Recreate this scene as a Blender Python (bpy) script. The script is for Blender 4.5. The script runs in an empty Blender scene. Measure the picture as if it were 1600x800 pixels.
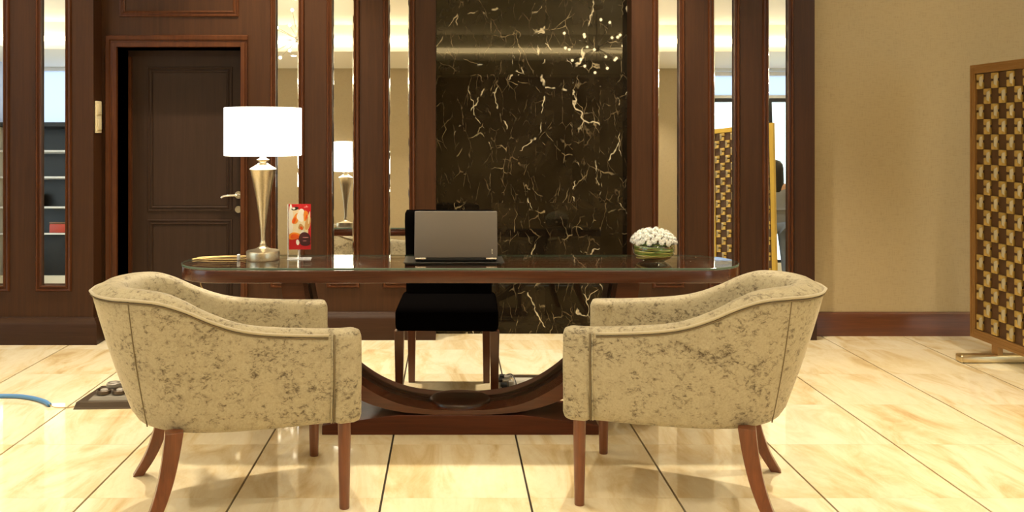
import bpy, bmesh, math, random
from mathutils import Vector, Matrix
random.seed(7)
PI = math.pi
SC = bpy.context.scene
COL = SC.collection

# ------------------------------------------------------------------ camera
cam_d = bpy.data.cameras.new('camera')
cam = bpy.data.objects.new('camera', cam_d); COL.objects.link(cam)
cam.location = (0, 0, 1.36); cam.rotation_euler = (PI/2, 0, 0)
cam_d.sensor_width = 36; cam_d.lens = 1340/1600*36
cam_d.shift_x = 98/1600; cam_d.shift_y = -190/1600
cam_d.clip_start = 0.05
SC.camera = cam
# ------------------------------------------------------------------ world
W = bpy.data.worlds.new('world'); SC.world = W; W.use_nodes = True
W.node_tree.nodes['Background'].inputs[0].default_value = (0.80, 0.90, 1.0, 1)
W.node_tree.nodes['Background'].inputs[1].default_value = 3.0
SC.view_settings.view_transform = 'Standard'
SC.view_settings.look = 'None'
SC.view_settings.gamma = 1
SC.view_settings.exposure = 0.0
SC.cycles.use_denoising = True
SC.cycles.max_bounces = 10
SC.cycles.caustics_reflective = False
SC.cycles.caustics_refractive = False
SC.cycles.sample_clamp_indirect = 6
# lamp powers (the lamps themselves hang in their fixtures, built further down)
WARM = (1.0, 0.875, 0.655)
SPOT_W = 85
COVE_E = 11.5
BULB_E = 60.0
SHADE_E = 5.0

# ------------------------------------------------------------------ helpers
def link(o, parent=None):
    COL.objects.link(o)
    if parent is not None: o.parent = parent
    return o
def tag(o, label=None, cat=None, group=None, kind=None):
    if label: o['label'] = label
    if cat: o['category'] = cat
    if group: o['group'] = group
    if kind: o['kind'] = kind
    return o
def empty(name, loc, rz=0, **k):
    o = bpy.data.objects.new(name, None); link(o)
    o.location = loc; o.rotation_euler = (0, 0, rz); o.empty_display_size = .1
    return tag(o, **k)

class MB:
    def __init__(s): s.bm = bmesh.new()
    def quad_strip(s, loops, closed_loop=True, cap0=False, cap1=False, mi=0):
        vl = [[s.bm.verts.new(p) for p in L] for L in loops]
        n = len(vl[0])
        for a, b in zip(vl, vl[1:]):
            for i in range(n if closed_loop else n-1):
                j = (i+1) % n
                f = s.bm.faces.new((a[i], a[j], b[j], b[i])); f.material_index = mi
        if cap0: s.bm.faces.new(list(reversed(vl[0]))).material_index = mi
        if cap1: s.bm.faces.new(vl[-1]).material_index = mi
        return s
    def box(s, x0, x1, y0, y1, z0, z1, mi=0):
        L = lambda z: [(x0, y0, z), (x1, y0, z), (x1, y1, z), (x0, y1, z)]
        s.quad_strip([L(z0), L(z1)], True, True, True, mi); return s
    def rbox(s, x0, x1, y0, y1, z0, z1, r, seg=3, mi=0):
        t = bmesh.new(); vs = []
        for z in (z0, z1):
            for (x, y) in ((x0, y0), (x1, y0), (x1, y1), (x0, y1)): vs.append(t.verts.new((x, y, z)))
        for f in ((3, 2, 1, 0), (4, 5, 6, 7), (0, 1, 5, 4), (1, 2, 6, 5), (2, 3, 7, 6), (3, 0, 4, 7)):
            t.faces.new([vs[i] for i in f])
        bmesh.ops.bevel(t, geom=list(t.edges), offset=r, segments=seg, profile=.5, affect='EDGES', clamp_overlap=True)
        for f in t.faces: f.material_index = mi
        me = bpy.data.meshes.new('tmp'); t.to_mesh(me); t.free(); s.bm.from_mesh(me); bpy.data.meshes.remove(me)
        return s
    def lathe(s, prof, c=(0, 0, 0), seg=32, cap0=True, cap1=True, mi=0):
        loops = [[(c[0]+r*math.cos(2*PI*i/seg), c[1]+r*math.sin(2*PI*i/seg), c[2]+z) for i in range(seg)] for r, z in prof]
        s.quad_strip(loops, True, cap0, cap1, mi); return s
    def tube(s, pts, r, seg=8, closed=False, mi=0):
        pts = [Vector(p) for p in pts]; n = len(pts)
        rad = r if callable(r) else (lambda t: r)
        loops = []; up = None
        for i, p in enumerate(pts):
            a = pts[i-1] if (i > 0 or closed) else p
            b = pts[(i+1) % n] if (i < n-1 or closed) else p
            t = (b-a).normalized()
            if up is None:
                up = Vector((0, 0, 1)) if abs(t.z) < .9 else Vector((1, 0, 0))
            u = (up - t*up.dot(t)).normalized(); v = t.cross(u); up = u
            R = rad(i/(n-1))
            loops.append([p + (u*math.cos(2*PI*k/seg)+v*math.sin(2*PI*k/seg))*R for k in range(seg)])
        if closed: loops.append(loops[0])
        s.quad_strip(loops, True, not closed, not closed, mi); return s
    def sweep_rect(s, x0, x1, z0, z1, y, prof, mi=0):
        """mitred rectangular moulding in the XZ plane; prof = (outward, towards viewer) pairs"""
        loops = []
        for o, d in prof:
            loops.append([(x0-o, y-d, z0-o), (x1+o, y-d, z0-o), (x1+o, y-d, z1+o), (x0-o, y-d, z1+o)])
        s.quad_strip(loops, True, False, False, mi); return s
    def build(s, name, mat, parent=None, smooth=False, loc=None, auto=None, bevel=None, **k):
        bmesh.ops.recalc_face_normals(s.bm, faces=s.bm.faces)
        me = bpy.data.meshes.new(name); s.bm.to_mesh(me); s.bm.free()
        for m in (mat if isinstance(mat, (list, tuple)) else [mat]): me.materials.append(m)
        if smooth:
            me.polygons.foreach_set('use_smooth', [True]*len(me.polygons))
            if auto: me.set_sharp_from_angle(angle=math.radians(auto))
        o = bpy.data.objects.new(name, me); link(o, parent)
        if loc: o.location = loc
        if bevel:
            b = o.modifiers.new('bevel', 'BEVEL'); b.width = bevel; b.segments = 2; b.limit_method = 'ANGLE'
        return tag(o, **k)

def cat(pts, n):
    """Catmull-Rom resample of a list of tuples"""
    P = [Vector(p) for p in pts]; out = []
    m = len(P)-1
    for i in range(n+1):
        t = i/n*m; k = min(int(t), m-1); f = t-k
        p1, p2 = P[k], P[k+1]; p0 = P[k-1] if k > 0 else p1*2-p2; p3 = P[k+2] if k+2 <= m else p2*2-p1
        out.append(.5*((2*p1)+(p2-p0)*f+(2*p0-5*p1+4*p2-p3)*f*f+(3*p1-p0-3*p2+p3)*f**3))
    return out
def copy_tree(o, parent=None):
    c = o.copy(); link(c, parent)
    c.matrix_parent_inverse = o.matrix_parent_inverse.copy()
    for ch in list(o.children): copy_tree(ch, c)
    return c

# ------------------------------------------------------------------ materials
def mat(name, color=(.5, .5, .5), rough=.5, metal=0, **kw):
    m = bpy.data.materials.new(name); m.use_nodes = True
    b = m.node_tree.nodes['Principled BSDF']
    b.inputs['Base Color'].default_value = (*color, 1)
    b.inputs['Roughness'].default_value = rough
    b.inputs['Metallic'].default_value = metal
    for k, v in kw.items(): b.inputs[k.replace('_', ' ')].default_value = v
    return m
def N(m, t, **props):
    n = m.node_tree.nodes.new(t)
    for k, v in props.items(): setattr(n, k, v)
    return n
def L(m, a, b): m.node_tree.links.new(a, b)
def B(m): return m.node_tree.nodes['Principled BSDF']
def ramp(m, fac, stops, interp='LINEAR'):
    r = N(m, 'ShaderNodeValToRGB'); r.color_ramp.interpolation = interp
    while len(r.color_ramp.elements) < len(stops): r.color_ramp.elements.new(.5)
    for e, (p, c) in zip(r.color_ramp.elements, stops): e.position = p; e.color = (*c, 1) if len(c) == 3 else c
    L(m, fac, r.inputs[0]); return r.outputs[0]
def noise(m, vec, scale, detail=4, rough=.5, dist=0):
    n = N(m, 'ShaderNodeTexNoise'); n.inputs['Scale'].default_value = scale
    n.inputs['Detail'].default_value = detail; n.inputs['Roughness'].default_value = rough
    n.inputs['Distortion'].default_value = dist
    if vec is not None: L(m, vec, n.inputs['Vector'])
    return n
def mapping(m, vec, sc=(1, 1, 1), rot=(0, 0, 0), loc=(0, 0, 0)):
    n = N(m, 'ShaderNodeMapping'); n.inputs['Scale'].default_value = sc; n.inputs['Rotation'].default_value = rot
    n.inputs['Location'].default_value = loc
    L(m, vec, n.inputs['Vector']); return n.outputs[0]
def objco(m): return N(m, 'ShaderNodeTexCoord').outputs['Object']
def bump(m, h, strength=.1, dist=.01):
    b = N(m, 'ShaderNodeBump'); b.inputs['Strength'].default_value = strength; b.inputs['Distance'].default_value = dist
    L(m, h, b.inputs['Height']); L(m, b.outputs[0], B(m).inputs['Normal'])
def mixc(m, fac, a, b, mode='MIX'):
    n = N(m, 'ShaderNodeMix', data_type='RGBA', blend_type=mode)
    for sock, v in ((0, fac), (6, a), (7, b)):
        if hasattr(v, 'is_output'): L(m, v, n.inputs[sock])
        else: n.inputs[sock].default_value = v if sock == 0 else (*v, 1)
    return n.outputs[2]

def wood(name, dark, light, rough=.35, axis='Z', coat=.15):
    m = mat(name, light, rough, Coat_Weight=coat, Coat_Roughness=.15, Specular_IOR_Level=.22 if coat < .12 else .5)
    sc = {'Z': (26, 26, 1.2), 'X': (1.2, 26, 26), 'Y': (26, 1.2, 26)}[axis]
    v = mapping(m, objco(m), sc)
    a = noise(m, v, 1.5, 6, .6, .6)
    v2 = mapping(m, objco(m), tuple(s*7 for s in sc))
    b = noise(m, v2, 1.2, 3, .5)
    mx = N(m, 'ShaderNodeMath', operation='MULTIPLY_ADD'); L(m, b.outputs[0], mx.inputs[0]); mx.inputs[1].default_value = .35
    L(m, a.outputs[0], mx.inputs[2])
    L(m, ramp(m, mx.outputs[0], [(.40, dark), (.85, light)]), B(m).inputs['Base Color'])
    bump(m, mx.outputs[0], .05, .002)
    return m
M = {}
M['panel'] = wood('panel_wood', (.031, .0115, .0046), (.054, .0205, .0075), .42, 'Z', .0)
M['panel_red'] = wood('moulding_wood', (.046, .0135, .0048), (.085, .027, .0085), .34, 'Z', .05)
M['door'] = wood('door_wood', (.022, .0105, .0060), (.036, .0175, .0098), .5, 'Z', .0)
M['base'] = wood('plinth_wood', (.026, .0105, .0055), (.044, .019, .009), .40, 'X', .0)
M['skirt'] = wood('skirting_wood', (.075, .022, .008), (.13, .040, .014), .35, 'X')
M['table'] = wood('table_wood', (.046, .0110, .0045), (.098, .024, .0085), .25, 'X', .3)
M['tabledark'] = wood('table_shaded_wood', (.025, .011, .006), (.050, .021, .011), .3, 'X', .3)  # darker copy of the table wood, paints shade on inward faces
M['leg'] = wood('chair_leg_wood', (.10, .028, .010), (.20, .060, .020), .32, 'Z', .3)
M['blackleg'] = wood('dark_leg_wood', (.06, .018, .007), (.12, .036, .013), .32, 'Z', .3)

def fabric():
    m = mat('crushed_velvet', (.6, .5, .33), .62, Sheen_Weight=.35, Sheen_Roughness=.4)
    B(m).inputs['Sheen Tint'].default_value = (1, .93, .75, 1)
    oc = objco(m)
    big = noise(m, oc, 9, 4, .6, 1.0)
    sp = noise(m, mapping(m, oc, (1, 1, 1.5)), 46, 8, .80, .5)
    ad = N(m, 'ShaderNodeMath', operation='MULTIPLY_ADD'); L(m, big.outputs[0], ad.inputs[0]); ad.inputs[1].default_value = .42
    L(m, sp.outputs[0], ad.inputs[2])
    msk = ramp(m, ad.outputs[0], [(.725, (0, 0, 0)), (.86, (1, 1, 1))])
    fine = noise(m, oc, 160, 3, .6)
    basec = ramp(m, fine.outputs[0], [(.3, (.36, .305, .195)), (.7, (.465, .395, .26))])
    bl = ramp(m, noise(m, oc, 16, 5, .7, .8).outputs[0], [(.50, (0, 0, 0)), (.72, (.32, .32, .32))])
    basec = mixc(m, bl, basec, (.215, .165, .09))
    L(m, mixc(m, msk, basec, (.085, .058, .028)), B(m).inputs['Base Color'])
    bump(m, fine.outputs[0], .12, .002)
    return m
M['velvet'] = fabric()
M['piping'] = mat('velvet_piping', (.46, .39, .26), .55, Sheen_Weight=.4)
M['seam'] = mat('velvet_groove_shade', (.17, .125, .065), .8)  # same velvet darkened, groove shade put into the colour

def beige():
    m = mat('beige_wallcovering', (.5, .42, .27), .7)
    oc = objco(m)
    a = noise(m, mapping(m, oc, (14, 14, 160)), 1.5, 4, .6)
    b = noise(m, mapping(m, oc, (160, 160, 10)), 1.5, 3, .6)
    mx = N(m, 'ShaderNodeMath', operation='ADD'); L(m, a.outputs[0], mx.inputs[0]); L(m, b.outputs[0], mx.inputs[1])
    L(m, ramp(m, mx.outputs[0], [(.6, (.315, .243, .142)), (1.4, (.42, .332, .20))]), B(m).inputs['Base Color'])
    bump(m, mx.outputs[0], .12, .002)
    return m
M['beige'] = beige()
M['cream'] = mat('cream_plaster', (.90, .87, .78), .8)
M['bluewall'] = mat('daylit_blue_paint', (.72, .80, .93), .7)  # bluish daylight on these walls is put into the paint colour
M['black'] = mat('black_lacquer', (.012, .011, .012), .4)
M['white'] = mat('white_paint', (.8, .8, .8), .4)

def floor_marble():
    m = mat('cream_marble', (.8, .7, .5), .05, Coat_Weight=.0)
    B(m).inputs['Specular IOR Level'].default_value = .55
    g = N(m, 'ShaderNodeNewGeometry'); oi = N(m, 'ShaderNodeObjectInfo')
    ad = N(m, 'ShaderNodeMath', operation='ADD'); L(m, oi.outputs['Random'], ad.inputs[0]); L(m, g.outputs['Random Per Island'], ad.inputs[1])
    sc = N(m, 'ShaderNodeMath', operation='MULTIPLY'); L(m, ad.outputs[0], sc.inputs[0]); sc.inputs[1].default_value = 57
    va = N(m, 'ShaderNodeVectorMath', operation='ADD'); L(m, g.outputs['Position'], va.inputs[0])
    cx = N(m, 'ShaderNodeCombineXYZ'); L(m, sc.outputs[0], cx.inputs[0]); L(m, sc.outputs[0], cx.inputs[1]); L(m, sc.outputs[0], cx.inputs[2])
    L(m, cx.outputs[0], va.inputs[1])
    v = mapping(m, va.outputs[0], (3.2, 1.0, 1), (0, 0, .5))
    a = noise(m, v, 1.3, 6, .62, 1.6)
    col = ramp(m, a.outputs[0], [(.30, (.64, .49, .28)), (.42, (.79, .67, .46)), (.54, (.88, .81, .64)), (.75, (.92, .87, .74))])
    b = noise(m, mapping(m, va.outputs[0], (3, 1.2, 1), (0, 0, -.5)), 8, 5, .7, .8)
    col2 = mixc(m, .35, col, ramp(m, b.outputs[0], [(.35, (.80, .66, .42)), (.65, (.93, .85, .67))]), 'MULTIPLY')
    tint = ramp(m, ad.outputs[0], [(.0, (.93, .88, .79)), (.5, (1, 1, 1)), (1.0, (.97, .94, .88))])
    L(m, mixc(m, 1.0, mixc(m, .0, col2, col2), tint, 'MULTIPLY'), B(m).inputs['Base Color'])
    return m
M['tile'] = floor_marble()
M['grout'] = mat('dark_grout', (.035, .025, .015), .6)

TILT = math.radians(3.6)
def tilt_normal(m, T=TILT):
    c = N(m, 'ShaderNodeCombineXYZ'); c.inputs[1].default_value = -math.cos(T); c.inputs[2].default_value = math.sin(T)
    L(m, c.outputs[0], B(m).inputs['Normal'])
M['mirror'] = mat('mirror_silvering', (.93, .93, .92), .0, 1.0)
tilt_normal(M['mirror'])
M['bevelglass'] = mat('mirror_bevel', (.95, .95, .95), .03, 1.0)
_m = M['bevelglass']; _g = N(_m, 'ShaderNodeNewGeometry'); _a = N(_m, 'ShaderNodeVectorMath', operation='ADD')
L(_m, _g.outputs['Normal'], _a.inputs[0]); _a.inputs[1].default_value = (0, 0, math.tan(TILT)*1.6); L(_m, _a.outputs[0], B(_m).inputs['Normal'])

def black_marble():
    m = mat('black_veined_marble', (.01, .008, .006), .018)
    B(m).inputs['Specular IOR Level'].default_value = .38; B(m).inputs['Specular Tint'].default_value = (1, .86, .58, 1)
    g = N(m, 'ShaderNodeNewGeometry'); oi = N(m, 'ShaderNodeObjectInfo')
    sc = N(m, 'ShaderNodeMath', operation='MULTIPLY'); L(m, oi.outputs['Random'], sc.inputs[0]); sc.inputs[1].default_value = .25
    cx = N(m, 'ShaderNodeCombineXYZ')
    for i in range(3): L(m, sc.outputs[0], cx.inputs[i])
    va = N(m, 'ShaderNodeVectorMath', operation='ADD'); L(m, g.outputs['Position'], va.inputs[0]); L(m, cx.outputs[0], va.inputs[1])
    P = va.outputs[0]
    def layer(scale, dist, seed, w0, w1, msc, m0, m1, rot=.5, stretch=(1, 1, .62)):
        dn = noise(m, mapping(m, P, (1, 1, 1), (0, 0, 0), (seed, 0, seed)), 2.6, 4, .6)
        sub = N(m, 'ShaderNodeVectorMath', operation='MULTIPLY_ADD'); L(m, dn.outputs['Color'], sub.inputs[0])
        sub.inputs[1].default_value = (dist,)*3; L(m, P, sub.inputs[2])
        v = N(m, 'ShaderNodeTexVoronoi', feature='DISTANCE_TO_EDGE', voronoi_dimensions='3D')
        v.inputs['Scale'].default_value = scale
        L(m, mapping(m, sub.outputs[0], stretch, (0, rot, 0), (seed, seed*.7, seed*1.3)), v.inputs['Vector'])
        wn = noise(m, mapping(m, P, (1, 1, 1), (0, 0, 0), (seed*3, 0, 0)), msc*1.7, 3, .6)
        wr = N(m, 'ShaderNodeMapRange'); L(m, wn.outputs[0], wr.inputs[0]); wr.inputs[1].default_value = .3; wr.inputs[2].default_value = .75
        wr.inputs[3].default_value = w0; wr.inputs[4].default_value = w1
        d = N(m, 'ShaderNodeMath', operation='DIVIDE'); L(m, v.outputs['Distance'], d.inputs[0]); L(m, wr.outputs[0], d.inputs[1])
        line = ramp(m, d.outputs[0], [(.25, (1, 1, 1)), (1, (0, 0, 0))])
        mk = ramp(m, noise(m, mapping(m, P, (1, 1, 1), (0, 0, 0), (0, seed*2, seed)), msc, 3, .6).outputs[0], [(m0, (0, 0, 0)), (m1, (1, 1, 1))])
        return mixc(m, 1.0, line, mk, 'MULTIPLY')
    l1 = layer(2.8, .26, 3.1, .004, .018, 7.0, .50, .56, .55, (1, 1, .5))
    l2 = layer(5.5, .20, 8.7, .004, .020, 8.0, .49, .59, -.6, (1, 1, .5))
    l3 = layer(13., .12, 5.3, .005, .038, 10.0, .48, .62, 1.1, (1, 1, .35))
    base = ramp(m, noise(m, P, 3.5, 6, .65, .6).outputs[0], [(.35, (.0035, .0025, .0018)), (.7, (.017, .012, .007))])
    c = mixc(m, l3, base, (.11, .08, .045)); c = mixc(m, l2, c, (.20, .155, .09)); c = mixc(m, l1, c, (.48, .41, .28))
    L(m, c, B(m).inputs['Base Color'])
    tilt_normal(m, TILT+math.radians(.35))
    return m
M['marble'] = black_marble()
M['brass'] = mat('champagne_brass', (.72, .60, .38), .28, 1.0)
def brushed():
    m = mat('brushed_nickel', (.66, .58, .44), .30, 1.0)
    B(m).inputs['Anisotropic'].default_value = .6
    a = noise(m, mapping(m, objco(m), (30, 30, 30)), 6, 3, .6)
    L(m, ramp(m, a.outputs[0], [(.3, (.60, .52, .38)), (.7, (.74, .66, .50))]), B(m).inputs['Base Color'])
    return m
M['nickel'] = brushed()
M['chrome'] = mat('chrome', (.8, .78, .74), .12, 1.0)
def emis(name, col, e, base=(1, 1, 1)):
    m = mat(name, base, .6); B(m).inputs['Emission Color'].default_value = (*col, 1); B(m).inputs['Emission Strength'].default_value = e
    return m
M['shade'] = emis('lit_lamp_shade', (1, .95, .80), SHADE_E)
M['bulb'] = emis('lit_bulb', (1, .86, .62), BULB_E)
M['cove'] = emis('cove_light_strip', (1, .84, .56), COVE_E)
M['lens'] = emis('downlight_lens', (1, .88, .66), 14)
def glass(name, col, rough=0.0, ior=1.5):
    m = bpy.data.materials.new(name); m.use_nodes = True; nt = m.node_tree; nt.nodes.remove(B(m))
    t = N(m, 'ShaderNodeBsdfTransparent'); t.inputs[0].default_value = (*col, 1)
    g = N(m, 'ShaderNodeBsdfGlossy'); g.inputs['Roughness'].default_value = rough; g.inputs[0].default_value = (1, 1, 1, 1)
    lw = N(m, 'ShaderNodeLayerWeight'); lw.inputs[0].default_value = .5
    pw = N(m, 'ShaderNodeMath', operation='POWER'); L(m, lw.outputs['Facing'], pw.inputs[0]); pw.inputs[1].default_value = 5
    f = N(m, 'ShaderNodeMath', operation='MULTIPLY_ADD'); L(m, pw.outputs[0], f.inputs[0]); f0 = ((ior-1)/(ior+1))**2
    f.inputs[1].default_value = 1-f0; f.inputs[2].default_value = f0; x = N(m, 'ShaderNodeMixShader')
    L(m, f.outputs[0], x.inputs[0]); L(m, t.outputs[0], x.inputs[1]); L(m, g.outputs[0], x.inputs[2])
    L(m, x.outputs[0], nt.nodes['Material Output'].inputs[0]); return m
M['glass'] = glass('clear_glass', (.93, .97, .93))
M['acrylic'] = glass('clear_acrylic', (.97, .97, .97), .02, 1.2)
def tglass():
    m = mat('table_glass', (.02, .02, .015), .0)
    return m
M['acredge'] = mat('acrylic_edge', (.9, .92, .95), .1, Alpha=.45)
M['tglass'] = glass('table_top_glass', (.95, .98, .96), 0.0, 1.52)
M['tedge'] = mat('glass_edge_green', (.10, .15, .12), .10)
def gold():
    m = mat('gold_lacquer', (.62, .40, .12), .38, .55)
    a = noise(m, objco(m), 25, 4, .6)
    L(m, ramp(m, a.outputs[0], [(.3, (.50, .33, .08)), (.7, (.72, .53, .18))]), B(m).inputs['Base Color'])
    return m
M['gold'] = gold()
M['goldframe'] = mat('bronze_gold_frame', (.36, .19, .06), .38, .45)
M['yellowframe'] = mat('yellow_gold_frame', (.62, .42, .07), .38, .3)
M['latback'] = mat('lattice_brown', (.085, .038, .014), .5)
M['pale_shine'] = mat('petal_highlight', (.44, .38, .26), .4, .3)  # paler tone paints the highlight on the bulging petal side

# ------------------------------------------------------------------ floor
H = 3.63
fl = MB().box(-7.6, 8.2, -3.4, 6.1, -.10, -.012).build('floor', M['grout'], kind='structure')
TX0, TP, TY0, TD = -.2517, .5512, 5.424, .554
near_cols = range(-6, 8); near_rows = range(0, 5)
tw, td = TP-.0085, TD-.0010
def tile_mesh():
    mb = MB(); mb.box(-tw/2, tw/2, -td/2, td/2, -.012, 0); return mb
t0 = tile_mesh().build('tile', M['tile'], fl)
first = True
def tile_at(n, mrow):
    return (TX0+(n+.5)*TP, TY0-(mrow+.5)*TD)
for n in near_cols:
    for r in near_rows:
        x, y = tile_at(n, r)
        o = t0 if first else link(t0.copy(), fl); first = False
        o.location = (x, y, 0)
# cut row against the wall
e0 = MB().box(-tw/2, tw/2, -.1225, .1225, -.012, 0).build('tile', M['tile'], fl); first = True
for n in near_cols:
    o = e0 if first else link(e0.copy(), fl); first = False
    o.location = (TX0+(n+.5)*TP, TY0+.1235, 0)
# the rest of the same floor, outside the picture
mb = MB()
for n in range(-13, 15):
    for r in range(-1, 15):
        if n in near_cols and (r in near_rows): continue
        x, y = tile_at(n, r)
        if r == -1:
            if n in near_cols: mb.box(x-tw/2, x+tw/2, TY0+.248, TY0+.60, -.012, 0)
            else: mb.box(x-tw/2, x+tw/2, TY0+.001, TY0+.60, -.012, 0)
        else: mb.box(x-tw/2, x+tw/2, y-td/2, y+td/2, -.012, 0)
mb.build('distant_tiles', M['tile'], fl, kind='stuff')

# ------------------------------------------------------------------ panelled wall
YW, YL, YM = 5.70, 5.57, 5.85      # main panelling, left projection, marble
def px(x, Y=YW): return (x-702)*Y/1340
def pz(y, Y=YW): return 1.36-(y-210)*Y/1340
wall = MB().box(-7.6, 2.44, 6.12, 6.3, 0, H).build('wall_back', M['panel'], kind='structure')
mir_main = [(431, 467), (519, 553), (607, 640), (1028, 1061), (1115, 1147), (1200, 1231)]
ZM0, ZM1 = .378, 3.30
mold = [(-.001, 0), (0, .012), (.005, .016), (.010, .012), (.013, .006), (.018, .006), (.022, .013), (.030, .015), (.036, .009), (.038, 0)]
def panel_with_mirrors(xa, xb, Y, mirs, z0=0.0):
    """solid wood between xa and xb, opened for each mirror strip"""
    m = sorted(mirs); edges = [xa]+[v for p in m for v in p]+[xb]
    for i in range(0, len(edges), 2):
        MB().box(edges[i], edges[i+1], Y, 6.12, z0, H).build('wood_stile', M['panel'], wall)
    for a, b in m:
        MB().box(a, b, Y, 6.12, z0, ZM0).build('wood_rail', M['panel'], wall)
        MB().box(a, b, Y, 6.12, ZM1, H).build('wood_rail', M['panel'], wall)
        MB().box(a+.010, b-.010, Y+.012, Y+.020, ZM0+.012, ZM1-.01).build('mirror_pane', M['mirror'], wall)
        bv = MB(); rnd = random.Random(int(a*1000))
        for xo, xi in ((a, a+.0105), (b, b-.0105)):   # ground bevels along both long edges, slightly wavy
            zs = [ZM0+(ZM1-ZM0)*k/60 for k in range(61)]
            A = [(xo, Y+.0118+.0016+rnd.uniform(-.0008, .0008), z) for z in zs]
            C = [(xi, Y+.0118, z) for z in zs]
            bv.quad_strip([A, C], False)
        bv.quad_strip([[(a, Y+.0165, ZM0), (b, Y+.0165, ZM0)], [(a+.01, Y+.0118, ZM0+.012), (b-.01, Y+.0118, ZM0+.012)]], False)
        bv.build('mirror_bevel', M['bevelglass'], wall)
        MB().sweep_rect(a, b, ZM0, ZM1, Y, mold).build('moulding', M['panel_red'], wall, smooth=True, auto=35)
# left projecting bay
lm = [(px(65, YL), px(103, YL)), (-3.05, px(6, YL)), (-3.45, -3.293)]
XL = px(146, YL)
panel_with_mirrors(-5.2, XL, YL, lm)
MB().box(-7.6, -5.2, YL, 6.12, 0, H).build('wood_stile', M['panel'], wall)
# main bay, door opening on the left
DX0, DX1, DZ = px(184), px(376), pz(74)
MB().box(XL, DX0, YW, 6.12, 0, H).build('wood_stile', M['panel'], wall)
MB().box(DX0, DX1, YW, 6.12, DZ, H).build('wood_rail', M['panel'], wall)
MB().sweep_rect(px(196), px(364), pz(17), 3.35, YW, [(0, 0), (0, .008), (.008, .014), (.016, .006), (.022, .006), (.028, .012), (.036, .010), (.040, 0)]).build('moulding', M['panel_red'], wall, smooth=True, auto=35)
panel_with_mirrors(DX1, px(681), YW, [(px(a), px(b)) for a, b in mir_main[:3]])
panel_with_mirrors(px(987), px(1273), YW, [(px(a), px(b)) for a, b in mir_main[3:]])
# black marble slabs
mx0, mx1 = px(681), px(987)
w = (mx1-mx0)/7
for i in range(7):
    for z0, z1 in ((0, .893), (.893, 1.77), (1.77, 2.65), (2.65, H)):
        MB().box(mx0+i*w+.0004, mx0+(i+1)*w-.0004, YM, 6.12, z0+.0006, z1-.0006).build('marble_slab', M['marble'], wall)
# plinths
def plinth(name, x0, x1, Y, h, d=.035, mt='base', ret=None):
    prof = [(0, 0), (d, 0), (d, h-.045), (d-.006, h-.030), (d-.016, h-.020), (d-.020, h-.012), (.006, h-.006), (.004, h), (0, h)]
    loops = [[(x0, Y-a, z) for a, z in prof], [(x1, Y-a, z) for a, z in prof]]
    if ret is not None:
        loops = [[(x0, Y-a, z) for a, z in prof], [(x1+a, Y-a, z) for a, z in prof], [(x1+a, ret, z) for a, z in prof]]
    return MB().quad_strip(loops, True, True, True).build(name, M[mt], smooth=True, auto=25, kind='structure')
plinth('baseboard_left', -5.2, XL, YL, .175, ret=YW)
plinth('baseboard_back', px(388), mx0, YW, .185)
plinth('baseboard_back', mx1, px(1273), YW, .185)
# beige wall to the right
MB().box(px(1273)+.001, 8.2, 5.80, 6.12, 0, H).build('wall_back_right', M['beige'], kind='structure')
skb = [(0, 0), (.022, 0), (.022, .088), (.019, .094), (.019, .100), (.016, .106), (.016, .148), (.010, .158), (0, .160)]
MB().quad_strip([[(px(1273)+.002, 5.80-a, z) for a, z in skb], [(8.1, 5.80-a, z) for a, z in skb]], True, True, True).build('baseboard_right', M['skirt'], kind='structure', smooth=True, auto=30)
# door
YD = 5.885
door = empty('door_1', ((DX0+DX1)/2, YD, 0), kind='structure')
hx = (DX1-DX0)/2; cxd = (DX0+DX1)/2
MB().box(-hx+.002, hx-.002, 0, .045, .004, DZ-.004).build('door_leaf', M['door'], door)
pan = [(0, 0), (0, .004), (.005, .010), (.011, .010), (.015, .003), (.022, .003), (.027, .009), (.034, .007), (.037, 0)]
for za, zb in ((pz(322, YD), pz(113, YD)), (pz(462, YD), pz(351, YD))):
    xa, xb = px(239, YD)-cxd, px(355, YD)-cxd
    MB().sweep_rect(xa, xb, za, zb, 0, pan).build('panel_moulding', M['door'], door, smooth=True, auto=30)
    MB().box(xa+.004, xb-.004, -.003, -.0005, za+.004, zb-.004).build('door_panel', M['door'], door)
fr = [(0, -.18), (0, .010), (.004, .018), (.030, .018), (.034, .010), (.044, .010), (.050, .020), (.074, .022), (.080, .014), (.082, 0)]
loops = []
for o, d in fr:
    loops.append([(DX0-cxd-o, YW-YD-d, 0), (DX0-cxd-o, YW-YD-d, DZ+o), (DX1-cxd+min(o, .05), YW-YD-d, DZ+o), (DX1-cxd+min(o, .05), YW-YD-d, 0)])
MB().quad_strip(loops, False).build('door_frame', M['panel_red'], door, smooth=True, auto=30)
# inner stop strip seen on the left jamb
MB().box(-hx+.012, -hx+.030, -.03, 0, 0, DZ-.05).build('door_stop', M['panel_red'], door)
hl = empty('tmp', (0, 0, 0)); bpy.data.objects.remove(hl)
hX = px(373, YD)-cxd
hm = MB(); hm.tube([(hX, -.008, .945), (hX, 0, .945)], .026, 20)
hm.tube([(hX, 0, .945), (hX, -.048, .945)], .010, 12)
hm.tube(cat([(hX, -.046, .945), (hX-.02, -.050, .946), (hX-.06, -.050, .944), (hX-.095, -.048, .938), (hX-.108, -.046, .930)], 16), .0085, 10)
hm.build('door_handle', M['chrome'], door, smooth=True, auto=50)
MB().tube([(hX, -.010, .846), (hX, 0, .846)], .024, 20).build('lock_rosette', M['chrome'], door, smooth=True, auto=50)

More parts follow.
